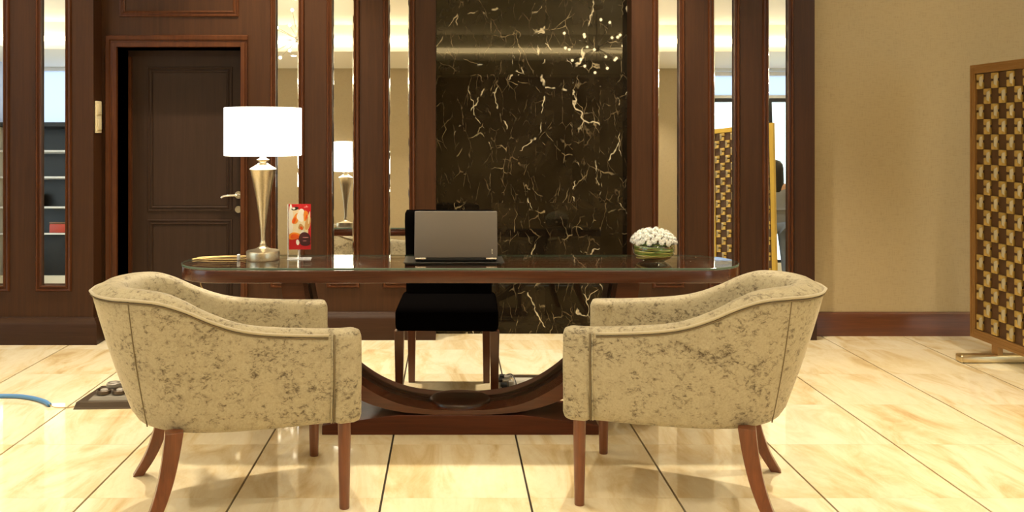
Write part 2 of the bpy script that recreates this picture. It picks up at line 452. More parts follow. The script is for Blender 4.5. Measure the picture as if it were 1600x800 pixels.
# wall switch on the side of the projecting bay
sw = empty('wall_switch', (XL, (YL+YW)/2, pz(183, 5.63)), label='cream double rocker switch plate on the dark return beside the door', cat='switch')
MB().rbox(0, .010, -.045, .045, -.105, .105, .004).build('plate', mat('switch_cream', (.78, .68, .45), .35), sw, smooth=True, auto=40)
swm = mat('switch_rocker', (.70, .60, .38), .3)
for zc in (-.05, .05):
    MB().rbox(.010, .016, -.028, .030, zc-.034, zc+.034, .002).build('rocker', swm, sw, smooth=True, auto=40)
    MB().box(.010, .0165, .032, .040, zc-.030, zc+.020).build('indicator_slot', M['black'], sw)

# ------------------------------------------------------------------ the rest of the room, seen in the mirrors
XN0, XN1 = -4.2, 4.25
MB().box(XN0, XN1, -3.4, -3.2, 0, H).build('wall_front', M['beige'], kind='structure')
MB().box(-7.6, XN0, -3.4, -3.2, 0, 2.62).build('wall_front_left', M['bluewall'], kind='structure')
MB().box(-7.6, -7.4, -3.2, -2.6, 0, H).build('wall_left', M['bluewall'], kind='structure')
MB().box(-7.6, -7.4, 2.2, 5.57, 0, H).build('wall_left', M['cream'], kind='structure')
MB().box(-7.6, -7.4, -2.6, 2.2, 3.2, H).build('wall_left', M['bluewall'], kind='structure')
MB().box(-7.6, -7.4, -2.6, 2.2, 0, .5).build('wall_left', M['bluewall'], kind='structure')
MB().box(8.0, 8.2, -3.4, 5.8, 0, H).build('wall_right', M['cream'], kind='structure')
wfr = MB().box(XN1, 8.0, -3.4, -3.2, 3.58, H).build('wall_front_right', M['bluewall'], kind='structure')
MB().box(XN1, 8.0, -3.4, -3.2, 0, .30).build('wall_window_sill', M['cream'], wfr)
def backlit():  # translucent panes added to brighten bands of wall
    m = bpy.data.materials.new('added_backlit_pane'); m.use_nodes = True; nt = m.node_tree; nt.nodes.remove(B(m))
    t = N(m, 'ShaderNodeBsdfTranslucent'); t.inputs[0].default_value = (.62, .66, .72, 1); L(m, t.outputs[0], nt.nodes['Material Output'].inputs[0]); return m
M['backlit'] = backlit()
def window(x0, x1, z0, z1, y, name, vertical=(), axis='X', pane='glass'):
    r = empty(name, (0, 0, 0), kind='structure')
    fm = M['black'] if pane == 'glass' else M['white']
    def bx(a0, a1, c0, c1, n, mt, d=.03):
        if axis == 'X': MB().box(a0, a1, y-d, y+d, c0, c1).build(n, mt, r)
        else: MB().box(y-d, y+d, a0, a1, c0, c1).build(n, mt, r)
    bx(x0, x1, z1-.06, z1, 'window_frame', fm); bx(x0, x1, z0, z0+.05, 'window_frame', fm)
    vs = [x0, *vertical, x1-.12]
    for v in vs: bx(v, v+.12, z0+.05, z1-.06, 'window_frame', fm)
    for a, b in zip(vs, vs[1:]): bx(a+.12, b, z0+.05, z1-.06, 'window_pane', M[pane], .003)
window(XN1, 8.0, .30, 3.12, -3.3, 'window_1', (5.45, 6.7))
window(XN1, 8.0, 3.125, 3.578, -3.3, 'added_glow_band_right', (), pane='backlit')  # glowing band added to brighten the wall above the window
window(-7.5, XN0, 2.625, H-.003, -3.3, 'added_glow_band_left', (), pane='backlit')  # glowing band added in place of the blue wall above the cabinet
window(-2.6, 2.2, .5, 3.2, -7.5, 'added_side_window', (-1.0, .6), 'Y')  # unseen side window, added to light the blue wall

# coffered ceiling with a cove all round
CX0, CX1, CY0, CY1, HC = -6.8, 6.4, -1.9, 3.9, 4.05
ce = MB()
ce.box(-7.6, CX0, -3.4, 6.3, H, HC+.2); ce.box(CX1, 8.2, -3.4, 6.3, H, HC+.2)
ce.box(CX0, CX1, -3.4, CY0, H, HC+.2); ce.box(CX0, CX1, CY1, 6.3, H, HC+.2); ce.box(CX0, CX1, CY0, CY1, HC, HC+.2)
ceil = ce.build('ceiling', M['cream'], kind='structure')
for (a, b, c, d) in ((CX0+.02, CX1-.02, CY0+.01, CY0+.045), (CX0+.02, CX1-.02, CY1-.045, CY1-.01), (CX0+.01, CX0+.045, CY0+.05, CY1-.05), (CX1-.045, CX1-.01, CY0+.05, CY1-.05)):
    MB().box(a, b, c, d, H+.12, H+.19).build('cove_light', M['cove'], ceil)
MB().sweep_rect(0, 0, 0, 0, 0, [(0, 0), (.001, 0)]).bm.free()

# downlights
def downlight(x, y, z, W=SPOT_W, ang=105, label='', aim=None):
    r = empty('downlight', (x, y, z), label=label, cat='ceiling light', group='recessed ceiling downlights')
    MB().lathe([(.045, 0), (.062, -.006), (.066, 0)], seg=24, cap0=False, cap1=False).build('trim_ring', M['white'], r, smooth=True)
    MB().lathe([(.044, -.002), (.043, -.003)], seg=20).build('lens', M['lens'], r)
    ld = bpy.data.lights.new('spot', 'SPOT'); ld.energy = W*PI; ld.color = WARM; ld.spot_size = math.radians(ang); ld.spot_blend = .55
    ld.shadow_soft_size = .045
    lo = bpy.data.objects.new('spot', ld); link(lo, r); lo.location = (0, 0, -.012)
    if aim:
        v = Vector(aim)-Vector((x, y, z)); lo.rotation_euler = v.to_track_quat('-Z', 'Y').to_euler()
    return r
spots = [(-2.7, 4.75, H, 60, 80, 'left of the desk near the panelling'), (-1.15, 4.95, H, 160, 78, 'near the panelling above the left end of the desk'), (1.15, 4.95, H, 160, 78, 'near the panelling above the right end of the desk'),
    (3.1, 3.6, HC, 110, 74, 'in the coffer in front of the beige wall'), (-3.1, 2.6, HC, 80, 80, 'in the coffer at the far left'), (-.75, 1.1, HC, 48, 84, 'in the coffer left of the camera'),
    (.85, 1.1, HC, 48, 84, 'in the coffer right of the camera'), (3.1, 1.6, HC, 80, 80, 'in the coffer right of the chandelier'), (0.0, 3.0, HC, 30, 80, 'in the coffer above the armchairs'),
    (-5.6, 1.0, HC, 70, 100, 'in the coffer beside the added left window'), (-2.5, -2.2, H, 55, 105, 'near the entrance wall on the left'), (.5, -2.2, H, 55, 105, 'near the middle of the entrance wall'), (3.2, -2.2, H, 55, 105, 'near the entrance wall on the right')]
dl = ['over the panelled wall', 'in the coffer', 'towards the entrance wall']
for x, y, z, w_, an, lb in spots:
    downlight(x, y, z, w_, an, label='small white-ringed recessed downlight '+lb)

# chandeliers
def chandelier(x, y, label):
    r = empty('chandelier', (x, y, 0), label=label, cat='chandelier', group=None)
    MB().lathe([(.001, HC), (.10, HC), (.10, HC-.03), (.02, HC-.05), (.001, HC-.05)], seg=24).build('ceiling_rose', M['chrome'], r, smooth=True, auto=40)
    MB().tube([(0, 0, HC-.04), (0, 0, 3.45)], .010, 8).build('stem', M['chrome'], r)
    rnd = random.Random(int(x*100))
    MB().lathe([(.001, -.05), (.04, -.035), (.05, 0), (.04, .035), (.001, .05)], (0, 0, 3.45), 16).build('hub', M['chrome'], r, smooth=True)
    for k in range(22):
        zz = -1+2*(k+.5)/22; a = k*2.399; rr = math.sqrt(1-zz*zz)
        L_ = rnd.uniform(.34, .55)
        d = Vector((rr*math.cos(a), rr*math.sin(a), zz*.62))
        p = Vector((0, 0, 3.45))+d*L_*1.15
        arm = MB().tube([(0, 0, 3.45), tuple(p)], .004, 6).build('arm', M['chrome'], r)
        MB().lathe([(.002, -.020), (.014, -.014), (.020, 0), (.014, .014), (.002, .020)], tuple(p), 12).build('bulb', M['bulb'], arm, smooth=True)
    return r
chandelier(2.1, -.35, 'chrome starburst chandelier with globe bulbs over the right of the room')
chandelier(-2.1, -.35, 'chrome starburst chandelier with globe bulbs over the left of the room')

# dark display cabinet with pale shelves, seen in the left mirrors
cab = empty('display_cabinet', (-6.1, -3.0, 0), label='tall dark display cabinet with pale shelves reflected in the left mirrors', cat='cabinet')
MB().box(-1.3, 1.3, -.19, -.16, .12, 2.55).build('back_panel', M['black'], cab)
MB().box(-1.3, 1.3, -.16, .16, 0, .12).build('plinth', M['cream'], cab)
MB().box(-1.34, 1.34, -.19, .2, 2.55, 2.62).build('top', M['black'], cab)
for zz in (.80, 1.23, 1.72, 2.15): MB().box(-1.3, 1.3, -.15, .16, zz-.014, zz+.014).build('shelf', M['white'], cab)
for xx in (-1.32, 1.30): MB().box(xx, xx+.03, -.16, .17, .12, 2.55).build('side_panel', M['white'], cab)
boxm = [mat('box_dark', (.05, .05, .06), .4), mat('box_steel', (.18, .22, .30), .3), mat('box_red', (.5, .06, .03), .4), mat('box_wood', (.2, .1, .05), .4)]
rnd = random.Random(3)
for k, (xx, zz) in enumerate([(-.75, 1.244), (.05, 1.244), (-.3, .814), (-.9, .12), (.6, 1.734)]):
    nm = ['squat dark storage box', 'blue-grey steel storage tin', 'small red lidded tin', 'brown wooden keepsake box'][k % 4]
    sh = {1.244: 'second', .814: 'lowest', .12: 'cabinet-floor', 1.734: 'third'}[zz]
    o = empty('storage_box', (-6.1+xx, -3.0, zz), label='%s, %s on the %s shelf of the dark display cabinet' % (nm, ['leftmost', 'third', 'left', 'middle', 'rightmost'][min(4, int((xx+1.3)/.52))], sh), cat='box', group='boxes in the display cabinet')
    ww, hh = rnd.uniform(.10, .16), rnd.uniform(.14, .26)
    MB().rbox(-ww, ww, -.10, .10, 0, hh, .012).build('body', boxm[k % 4], o, smooth=True, auto=40)
    MB().rbox(-ww-.004, ww+.004, -.104, .104, hh, hh+.03, .008).build('lid', boxm[(k+1) % 4], o, smooth=True, auto=40)

# ------------------------------------------------------------------ gold lattice screens
def lattice_cell():
    mb = MB(); a, h = .032, .046
    # folded C-shaped petal: top bar, bottom bar and a bulging side
    mb.rbox(-.014, 0, -a, a*.95, .010, h, .004, 2, 0)
    mb.rbox(-.016, 0, -a, a*.80, -h, -.004, .004, 2, 0)
    mb.quad_strip([[(0, -a, -h), (-.010, -a, -h+.01), (-.010, -a, h-.01), (0, -a, h)],
                   [(0, -a*.7, -h*.95), (-.026, -a*.72, -h*.55), (-.026, -a*.72, h*.55), (0, -a*.7, h*.95)],
                   [(0, a*.05, -h*.8), (-.018, -a*.1, -h*.45), (-.018, -a*.1, h*.45), (0, a*.05, h*.8)]], False, mi=1)
    return mb
cell0 = None
def screen(label, group='gold lattice screens', Wd=1.25, both=False, z1=1.79, fm='goldframe'):
    """screen in the local YZ plane, runs from y=0 to y=-1.25, z .10 .. 1.78; pattern on both faces"""
    global cell0
    r = empty('lattice_screen', (0, 0, 0), label=label, cat='screen', group=group)
    z0, t = .10, .022
    MB().box(-.006, .006, -Wd+.04, -.04, z0+.05, z1-.05).build('backing_panel', M['latback'], r)
    for (ya, yb, za, zb) in ((-.05, 0, z0, z1), (-Wd, -Wd+.05, z0, z1), (-Wd+.05, -.05, z1-.055, z1), (-Wd+.05, -.05, z0, z0+.055)):
        mb = MB(); mb.box(-t, t, ya, yb, za, zb)
        if yb-ya < .1:
            yi0, yi1 = (ya+.010, ya+.018)
            mb.box(-t-.004, -t, ya+.012, ya+.020, za+.02, zb-.02); mb.box(-t-.004, -t, ya+.032, ya+.040, za+.02, zb-.02)
        else:
            mb.box(-t-.004, -t, ya, yb, za+.012, za+.020); mb.box(-t-.004, -t, ya, yb, za+.034, za+.042)
        mb.build('frame_bar', M[fm], r, bevel=.002)
    ny, nz = round((Wd-.11)/.07125), round((z1-.22)/.0925)
    dy = (Wd-.11)/ny; dz = (z1-z0-.12)/nz
    for i in range(ny):
        for j in range(nz):
            if (i+j) % 2: continue
            y = -.055-dy*(i+.5); z = z0+.06+dz*(j+.5)
            if cell0 is None:
                c = lattice_cell().build('lattice_petal', [M['gold'], M['pale_shine']], r, smooth=True, auto=30); cell0 = c
            else:
                c = bpy.data.objects.new('lattice_petal', cell0.data); link(c, r)
            c.location = (-.006, y, z)
            if both:
                c = link(c.copy(), r); c.location = (.006, y, z); c.rotation_euler = (0, 0, PI)
    for yy in ((-.235, -Wd+.235) if Wd > 1 else (-Wd/2,)):
        ft = MB().rbox(-.235, .235, yy-.034, yy+.034, 0, .048, .012, 3).build('foot', M['brass'], r, smooth=True, auto=40)
        MB().box(-.016, .016, yy-.028, yy+.028, .046, z0).build('post', M['goldframe'], ft)
    return r
s1 = screen('gold lattice screen at the right edge, seen nearly edge-on beside the beige wall')
s1.location = (3.275, 5.36, 0)
s2 = screen('narrow gold lattice screen reflected in the two rightmost mirror strips', Wd=.835, both=True, z1=2.04, fm='yellowframe'); s2.location = (3.262, .78, 0); s2.rotation_euler = (0, 0, math.radians(139.7))

# ------------------------------------------------------------------ desk
XC = .050
desk = empty('desk', (XC, 4.035, 0), label='long red-brown wooden desk with rounded ends, glass top and curved legs on a plinth', cat='desk')
def stadium(hw, hd, n=24, flat=1.0):
    pts = []
    cx = hw-hd*flat
    for k in range(n+1):
        a = -PI/2+PI*k/n; pts.append((cx+hd*flat*math.cos(a), hd*math.sin(a)))
    for k in range(n+1):
        a = PI/2+PI*k/n; pts.append((-cx+hd*flat*math.cos(a), hd*math.sin(a)))
    return pts
HW, HD = 1.302, .215
def slab(hw, hd, z0, z1, r):
    P = lambda o, z: [(x, y, z) for x, y in stadium(hw-o, hd-o)]
    mb = MB(); mb.quad_strip([P(r, z0), P(r*.3, z0+r*.3), P(0, z0+r), P(0, z1-r), P(r*.3, z1-r*.3), P(r, z1)], True, True, True); return mb
slab(HW-.004, HD-.004, .696, .752, .004).build('table_top', M['table'], desk, smooth=True, auto=30)
gt = MB()
P = lambda o, z: [(x, y, z) for x, y in stadium(HW-o, HD-o)]
gt.quad_strip([P(0, .7545), P(0, .7625), P(.0015, .764)], True, False, False, 1)
gt.quad_strip([P(.0015, .764), P(.002, .764)], True, False, True, 0)
gt.quad_strip([P(0, .7545), P(.0015, .753)], True, False, True, 0)
gt.build('glass_top', [M['tglass'], M['tedge']], desk)
# curved U support: inner and outer outlines (x, z), swept front to back
inn = [(-.715, .700), (-.690, .560), (-.650, .440), (-.580, .345), (-.480, .250), (-.370, .178), (-.250, .132), (-.120, .112), (0, .108)]
out = [(-.815, .700), (-.795, .570), (-.755, .450), (-.680, .330), (-.570, .225), (-.440, .150), (-.300, .108), (-.150, .092), (0, .088)]
I_ = cat(inn, 28); O_ = cat(out, 28)
I_ += [Vector((-p.x, p.y)) for p in reversed(I_[:-1])]; O_ += [Vector((-p.x, p.y)) for p in reversed(O_[:-1])]
def band(y0, y1, oi=0, oo=0):
    mb = MB(); loops = []
    for a, b in zip(I_, O_):
        d = (a-b).normalized()
        a2 = a-d*oi; b2 = b+d*oo
        loops.append([(a2.x, y0, a2.y), (a2.x, y1, a2.y), (b2.x, y1, b2.y), (b2.x, y0, b2.y)])
    mb.quad_strip(loops, True, True, True); return mb
band(-.150, -.035).build('front_curved_leg', M['table'], desk, smooth=True, auto=40)
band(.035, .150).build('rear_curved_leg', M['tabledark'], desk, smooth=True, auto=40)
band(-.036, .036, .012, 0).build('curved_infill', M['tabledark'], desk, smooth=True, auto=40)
ov = MB()
E = lambda s, z: [(.142*s*math.cos(2*PI*k/40), .128*s*math.sin(2*PI*k/40), z) for k in range(40)]
ov.quad_strip([E(1, .088), E(1, .118), E(.97, .123), E(.9, .125)], True, True, True)
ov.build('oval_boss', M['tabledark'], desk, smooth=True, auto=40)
# plinth: thick in the middle, sloping to thin ends
pl = MB(); loops = []
for k in range(41):
    x = -.626+1.252*k/40; a = abs(x)/.626
    t = 0 if a < .45 else ((a-.45)/.55)
    h = .088-.046*(t**1.1)*1.0
    loops.append([(x, -.155, 0), (x, .155, 0), (x, .155, h), (x, -.155, h)])
pl.quad_strip(loops, True, True, True)
M['plinth'] = wood('desk_plinth_wood', (.046, .0110, .0045), (.098, .024, .0085), .38, 'X', .05)
pl.build('base_plinth', M['plinth'], desk, smooth=True, auto=35, bevel=.002)

# ------------------------------------------------------------------ armchairs
def armchair(label):
    r = empty('armchair', (0, 0, 0), label=label, cat='armchair', group='pale velvet tub armchairs')
    top = cat([(.020, .322, .640), (-.10, .324, .648), (-.22, .324, .660), (-.32, .323, .674), (-.40, .322, .694), (-.48, .318, .726), (-.56, .311, .765), (-.64, .290, .792),
               (-.72, .250, .800), (-.79, .190, .800), (-.84, .105, .800), (-.862, 0, .800)], 44)
    bot = cat([(.020, .302, .322), (-.10, .300, .322), (-.22, .296, .322), (-.32, .290, .323), (-.40, .282, .324), (-.48, .268, .326), (-.56, .246, .330), (-.62, .212, .334),
               (-.665, .170, .338), (-.70, .110, .342), (-.715, .055, .344), (-.722, 0, .345)], 44)
    full_t = top+[Vector((p.x, -p.y, p.z)) for p in reversed(top[:-1])]
    full_b = bot+[Vector((p.x, -p.y, p.z)) for p in reversed(bot[:-1])]
    n = len(full_t)
    nor = []
    for i in range(n):
        a = full_t[max(i-1, 0)]; b = full_t[min(i+1, n-1)]; t = (b-a); t.z = 0; t.normalize(); nor.append(Vector((-t.y, t.x, 0)))
    # make normals point outwards
    c = Vector((-.35, 0, 0))
    loops = []; outer_edge = []; inner_edge = []
    for i in range(n):
        T, Bt, nn = full_t[i], full_b[i], nor[i]
        if (Vector((T.x, T.y, 0))-c).dot(nn) < 0: nn = -nn
        f = max(0, min(1, (-T.x-.35)/.45))        # 0 at the arm, 1 at the back
        th = .078+.045*f
        L_ = []
        ih = Vector((0, 0, .010*f))
        # outer wall from below to above, gently bowed
        L_.append(Bt-nn*.030+Vector((0, 0, -.006)))
        L_.append(Bt-nn*.008+Vector((0, 0, .002)))
        for k, s in enumerate((.06, .2, .4, .6, .8, .94)):
            p = Bt.lerp(T, s); p.z = Bt.z+(T.z-.006-Bt.z)*s
            bow = .012*math.sin(PI*s)*(1-.4*f)
            L_.append(p+nn*bow)
        L_.append(T+Vector((0, 0, -.004)))
        outer_edge.append(T+nn*.003+Vector((0, 0, -.001)))
        L_.append(T-nn*.010+Vector((0, 0, .008)))
        L_.append(T-nn*(th*.35)+Vector((0, 0, .016))+ih)
        L_.append(T-nn*(th*.68)+Vector((0, 0, .014))+ih)
        L_.append(T-nn*(th*.93)+Vector((0, 0, -.002))+ih)
        L_.append(T-nn*(th*1.02)+Vector((0, 0, -.030)))
        # inner wall down to the seat
        q = Bt-nn*(.088+.05*f)
        base = Vector((q.x, q.y, .40)); st = L_[-1]
        for s in (.25, .5, .75, 1.0): L_.append(st.lerp(base, s)+nn*(-.012*math.sin(PI*s)*f))
        L_.append(Vector((base.x, base.y, .34)))
        loops.append(L_)
    # rounded front ends
    def endcap(L0, side):
        res = []
        cen = sum(L0, Vector())/len(L0)
        for k, (dx, s) in enumerate(((.012, .985), (.022, .955), (.030, .89), (.034, .75), (.035, .3))):
            res.append([Vector((p.x+dx, cen.y+(p.y-cen.y)*s, cen.z+(p.z-cen.z)*(1-(1-s)*.35))) for p in L0])
        return res
    e0 = endcap(loops[0], 1); e1 = endcap(loops[-1], -1)
    allL = list(reversed(e0))+loops+e1
    mb = MB(); mb.quad_strip(allL, True, True, True)
    mb.build('upholstered_shell', M['velvet'], r, smooth=True, auto=60)
    # front face of each arm, set off by a piped seam
    for s in (1, -1):
        MB().rbox(-.052, .056, (.236 if s > 0 else -.3275), (.3275 if s > 0 else -.236), .318, .655, .030, 5).build('arm_front', M['velvet'], r, smooth=True, auto=60)
        MB().tube([(-.049, s*(.3150), .328), (-.049, s*.322, .42), (-.049, s*.3285, .53), (-.049, s*.3285, .645)], .0036, 8).build('seam_piping', M['seam'], r, smooth=True)
        MB().tube([(-.057, s*(.3120), .328), (-.057, s*.321, .42), (-.057, s*.3275, .53), (-.057, s*.3275, .645)], .0030, 8).build('seam_piping', M['velvet'], r, smooth=True)
        pts = cat([tuple(full_b[i]+Vector((0, s_*.0, 0))) for i, s_ in ((0, 0),)]*2, 1)
    oe = [p for p in outer_edge if p.x < -.05]
    MB().tube([tuple(p) for p in oe], .0052, 8).build('top_piping', M['piping'], r, smooth=True)
    MB().tube([tuple(p+Vector((0, 0, -.011))+(p-Vector((-.35, 0, p.z))).normalized()*(-.002)) for p in oe], .0034, 6).build('top_piping', M['seam'], r, smooth=True)
    # upright seams at the back corners
    for s in (1, -1):
        for idx in (33,):
            T, Bt = top[idx], bot[idx]; nn = nor[idx]
            if (Vector((T.x, T.y, 0))-c).dot(nn) < 0: nn = -nn
            pts = []
            for q in range(11):
                t = q/10; p = Bt.lerp(T, t); p.z = Bt.z+(T.z-.006-Bt.z)*t
                p = p+nn*(.012*math.sin(PI*t)*.75-.0005); pts.append((p.x, s*p.y, p.z))
            MB().tube(pts, .0022, 6).build('back_seam', M['seam'], r, smooth=True)
    # seat deck and cushion
    sd = [(x, y) for x, y in [(.035, .225), (-.40, .20), (-.52, .15), (-.59, .06), (-.59, -.06), (-.52, -.15), (-.40, -.20), (.035, -.225)]]
    def ring(s, z): return [(-.25+(x+.25)*s, y*s, z) for x, y in sd]
    MB().quad_strip([ring(1.06, .318), ring(1.06, .37)], True, True, True).build('seat_deck', M['velvet'], r)
    MB().quad_strip([ring(.96, .37), ring(1.04, .385), ring(1.05, .42), ring(1.0, .448), ring(.8, .458)], True, True, True).build('seat_cushion', M['velvet'], r, smooth=True, auto=60)
    # front legs: turned, tapering; rear legs: square sabre
    for s in (1, -1):
        MB().lathe([(.0175, 0), (.0185, .004), (.0215, .16), (.0240, .325)], (0, s*.273, 0), 20).build('front_leg', M['leg'], r, smooth=True, auto=40)
        cv = cat([(-.590, s*.255, .345), (-.602, s*.262, .26), (-.622, s*.275, .17), (-.655, s*.292, .08), (-.700, s*.312, 0)], 14)
        lp = []
        for k, p in enumerate(cv):
            h = (.030-.010*k/14); d = .026-.008*k/14
            lp.append([(p.x-h, p.y-d, p.z), (p.x+h, p.y-d, p.z), (p.x+h, p.y+d, p.z), (p.x-h, p.y+d, p.z)])
        MB().quad_strip(lp, True, True, True).build('rear_leg', M['leg'], r, smooth=True, auto=30, bevel=.002)
    return r
ch1 = armchair('left pale velvet tub armchair facing right, in front of the desk')
ch1.location = (-.4775, 3.378, 0); ch1.rotation_euler = (0, 0, math.radians(20.5))
ch2 = copy_tree(ch1); ch2['label'] = 'right pale velvet tub armchair facing left, in front of the desk'
ch2.location = (.568, 3.405, 0); ch2.rotation_euler = (0, 0, math.radians(180-19.5)); ch2.scale = (.985, .985, 1)

# ------------------------------------------------------------------ black chair behind the desk
def blackfab():
    m = mat('black_upholstery', (.0022, .0018, .0018), 1.0, Specular_IOR_Level=.0)
    a = noise(m, objco(m), 220, 2, .5); bump(m, a.outputs[0], .1, .001); return m
M['blackfab'] = blackfab()
bc = empty('dining_chair', (-.012, 4.29, 0), math.radians(-1.5), label='black upholstered chair with dark wooden legs behind the desk', cat='chair')
MB().rbox(-.258, .258, -.035, .46, .378, .495, .028, 4).build('seat', M['blackfab'], bc, smooth=True, auto=60)
bk = MB(); lp = []
for z, y, hw in ((.45, .40, .232), (.60, .405, .234), (.75, .42, .238), (.88, .445, .244), (.925, .452, .243), (.942, .456, .235)):
    dd = .032 if z < .93 else .018
    lp.append([(-hw, y-dd+.008, z), (-hw+.012, y-dd, z), (hw-.012, y-dd, z), (hw, y-dd+.008, z), (hw, y+dd-.008, z), (hw-.012, y+dd, z), (-hw+.012, y+dd, z), (-hw, y+dd-.008, z)])
bk.quad_strip(lp, True, True, True); bk.build('backrest', M['blackfab'], bc, smooth=True, auto=60)
for s in (1, -1):
    for y, nm, sx in ((0, 'front_leg', .238), (.42, 'rear_leg', .205)):
        lp = [[(s*sx+a*w_, y+b*w_, z) for a, b in ((-1, -1), (1, -1), (1, 1), (-1, 1))] for z, w_ in ((0, .017), (.38, .024))]
        MB().quad_strip(lp, True, True, True).build(nm, M['blackleg'], bc, bevel=.002)

# ------------------------------------------------------------------ table lamp
TT = .7645
lamp = empty('table_lamp', (-.886, 4.08, TT), label='table lamp with a lit white drum shade and tapering brushed nickel stem', cat='lamp')
MB().lathe([(.0770, 0), (.0785, .003), (.0785, .040), (.077, .043), (.070, .045), (.045, .050), (.028, .056), (.018, .064), (.0155, .070)], seg=48).build('base', M['nickel'], lamp, smooth=True, auto=35)
MB().lathe([(.0150, .070), (.0165, .075), (.0145, .080), (.0115, .088), (.0110, .094)], seg=32).build('collar', M['nickel'], lamp, smooth=True, auto=50)
MB().lathe([(.0105, .093), (.0125, .14), (.0200, .21), (.0320, .29), (.0480, .37), (.0600, .424), (.0635, .430), (.061, .434), (.050, .440), (.030, .452), (.020, .460)], seg=48).build('stem', M['nickel'], lamp, smooth=True, auto=35)
MB().lathe([(.012, .459), (.013, .466), (.029, .471), (.030, .476), (.020, .480), (.013, .486), (.012, .530)], seg=32).build('finial_disc', M['nickel'], lamp, smooth=True, auto=35)
MB().lathe([(.1800, .495), (.1812, .500), (.1812, .716), (.1800, .721), (.1780, .718), (.1780, .498), (.1800, .495)], seg=64, cap0=False, cap1=False).build('lamp_shade', M['shade'], lamp, smooth=True, auto=40)
MB().lathe([(.001, .53), (.018, .54), (.030, .575), (.025, .61), (.001, .625)], seg=20).build('bulb', M['bulb'], lamp, smooth=True)
MB().tube([(-.178, 0, .60), (0, 0, .53), (.178, 0, .60)], .002, 6).build('shade_spider', M['nickel'], lamp)
lc = bpy.data.lights.new('lamp_glow', 'POINT'); lc.energy = 16; lc.color = (1, .86, .62); lc.shadow_soft_size = .05
lo = bpy.data.objects.new('lamp_glow', lc); link(lo, lamp); lo.location = (0, 0, .66)
cordm = mat('gold_cord', (.62, .45, .18), .35, .2)
MB().tube(cat([(-.070, .02, .012), (-.12, .05, .004), (-.22, .075, .0035), (-.30, .055, .0035), (-.318, .020, .0035), (-.28, -.012, .0035), (-.20, -.020, .0035), (-.12, -.018, .0035), (-.10, -.016, .0035), (-.072, -.028, .008)], 60), .0030, 8).build('power_cord', cordm, lamp, smooth=True)
MB().tube(cat([(-.112, .050, .005), (-.18, .060, .0035), (-.26, .035, .0035), (-.33, -.015, .0035), (-.31, .03, .0035), (-.2, .09, .0035), (-.07, .05, .010)], 50), .0025, 8).build('power_cord', cordm, lamp, smooth=True)
MB().rbox(-.118, -.106, -.030, -.006, 0, .028, .003).build('inline_switch', M['white'], lamp, smooth=True, auto=40)
# loose end of cord hanging below the desk edge
MB().tube(cat([(-1.165, 4.03, .695), (-1.165, 4.02, .66), (-1.150, 4.02, .62), (-1.138, 4.03, .56), (-1.13, 4.05, .40), (-1.12, 4.12, .2), (-1.10, 4.25, .05), (-1.02, 4.4, .006)], 40), .0032, 8).build('hanging_cord', cordm, smooth=True, label='thin gold cord hanging from under the left end of the desk', cat='cord')

# ------------------------------------------------------------------ leaflet stand
ls = empty('leaflet_stand', (-.7155, 4.10, TT), math.radians(4), label='clear acrylic stand holding a narrow red leaflet with a food picture, beside the lamp', cat='leaflet stand')
MB().rbox(-.056, .056, -.0365, .030, 0, .004, .0012, 1).build('foot', M['acredge'], ls)
MB().box(-.056, .056, .002, .0045, .004, .262).build('clear_back', M['acrylic'], ls)
MB().box(-.056, -.052, -.018, .002, .004, .262).build('clear_side', M['acredge'], ls)
MB().box(-.0035, .0035, -.030, .002, .004, .046).build('clear_rib', M['acredge'], ls)
cm = {k: mat('print_'+k, c, .35) for k, c in dict(red=(.55, .012, .02), cream=(.85, .72, .48), orange=(.80, .26, .03), fire=(.75, .09, .01), plum=(.06, .012, .018), white=(.9, .86, .78), tan=(.62, .34, .12), dark=(.03, .015, .01), pink=(.8, .35, .35)).items()}
keys = list(cm); mats = [cm[k] for k in keys]
cd = MB()
cwid, chgt = .104, .217
cd.box(-cwid/2, cwid/2, 0, .0008, 0, chgt, keys.index('red'))
lay = [0]
def ell(u, v, a, b, rot, key, n=18, wob=0):
    lay[0] += 1; y = -.00008*lay[0]
    pts = []
    for k in range(n):
        t = 2*PI*k/n; rr = 1+wob*math.sin(3*t+u*9)
        x, z = a*rr*math.cos(t), b*rr*math.sin(t)
        X = (u-.5)*cwid+(x*math.cos(rot)-z*math.sin(rot))*cwid; Z = v*chgt+(x*math.sin(rot)+z*math.cos(rot))*cwid
        X = max(-cwid/2, min(cwid/2, X)); Z = max(0, min(chgt, Z))
        pts.append((X, y, Z))
    vs = [cd.bm.verts.new(p) for p in pts]; f = cd.bm.faces.new(vs); f.material_index = keys.index(key)
ell(.30, .62, .36, .62, .1, 'cream'); ell(.09, .62, .10, .80, 0, 'white'); ell(.62, .58, .36, .50, -.3, 'cream'); ell(.55, .42, .35, .30, .3, 'cream', wob=.1)
ell(.28, .90, .17, .08, .2, 'dark'); ell(.22, .905, .07, .05, 0, 'white'); ell(.30, .67, .13, .26, -.35, 'orange', wob=.12); ell(.24, .64, .06, .15, -.4, 'fire')
ell(.57, .83, .13, .14, .1, 'white'); ell(.52, .72, .15, .24, .2, 'white', wob=.1); ell(.76, .75, .10, .24, -.1, 'orange', wob=.15); ell(.80, .70, .05, .14, -.1, 'fire')
ell(.86, .58, .12, .32, -.25, 'tan'); ell(.92, .70, .04, .3, -.1, 'cream'); ell(.55, .50, .12, .13, .8, 'tan', wob=.15); ell(.57, .47, .06, .09, .5, 'fire')
ell(.25, .30, .28, .16, .15, 'orange', wob=.1); ell(.26, .29, .20, .11, .1, 'fire', wob=.1); ell(.60, .37, .13, .07, 1.0, 'white'); ell(.72, .24, .27, .30, .3, 'plum'); ell(.75, .14, .24, .13, 0, 'plum')
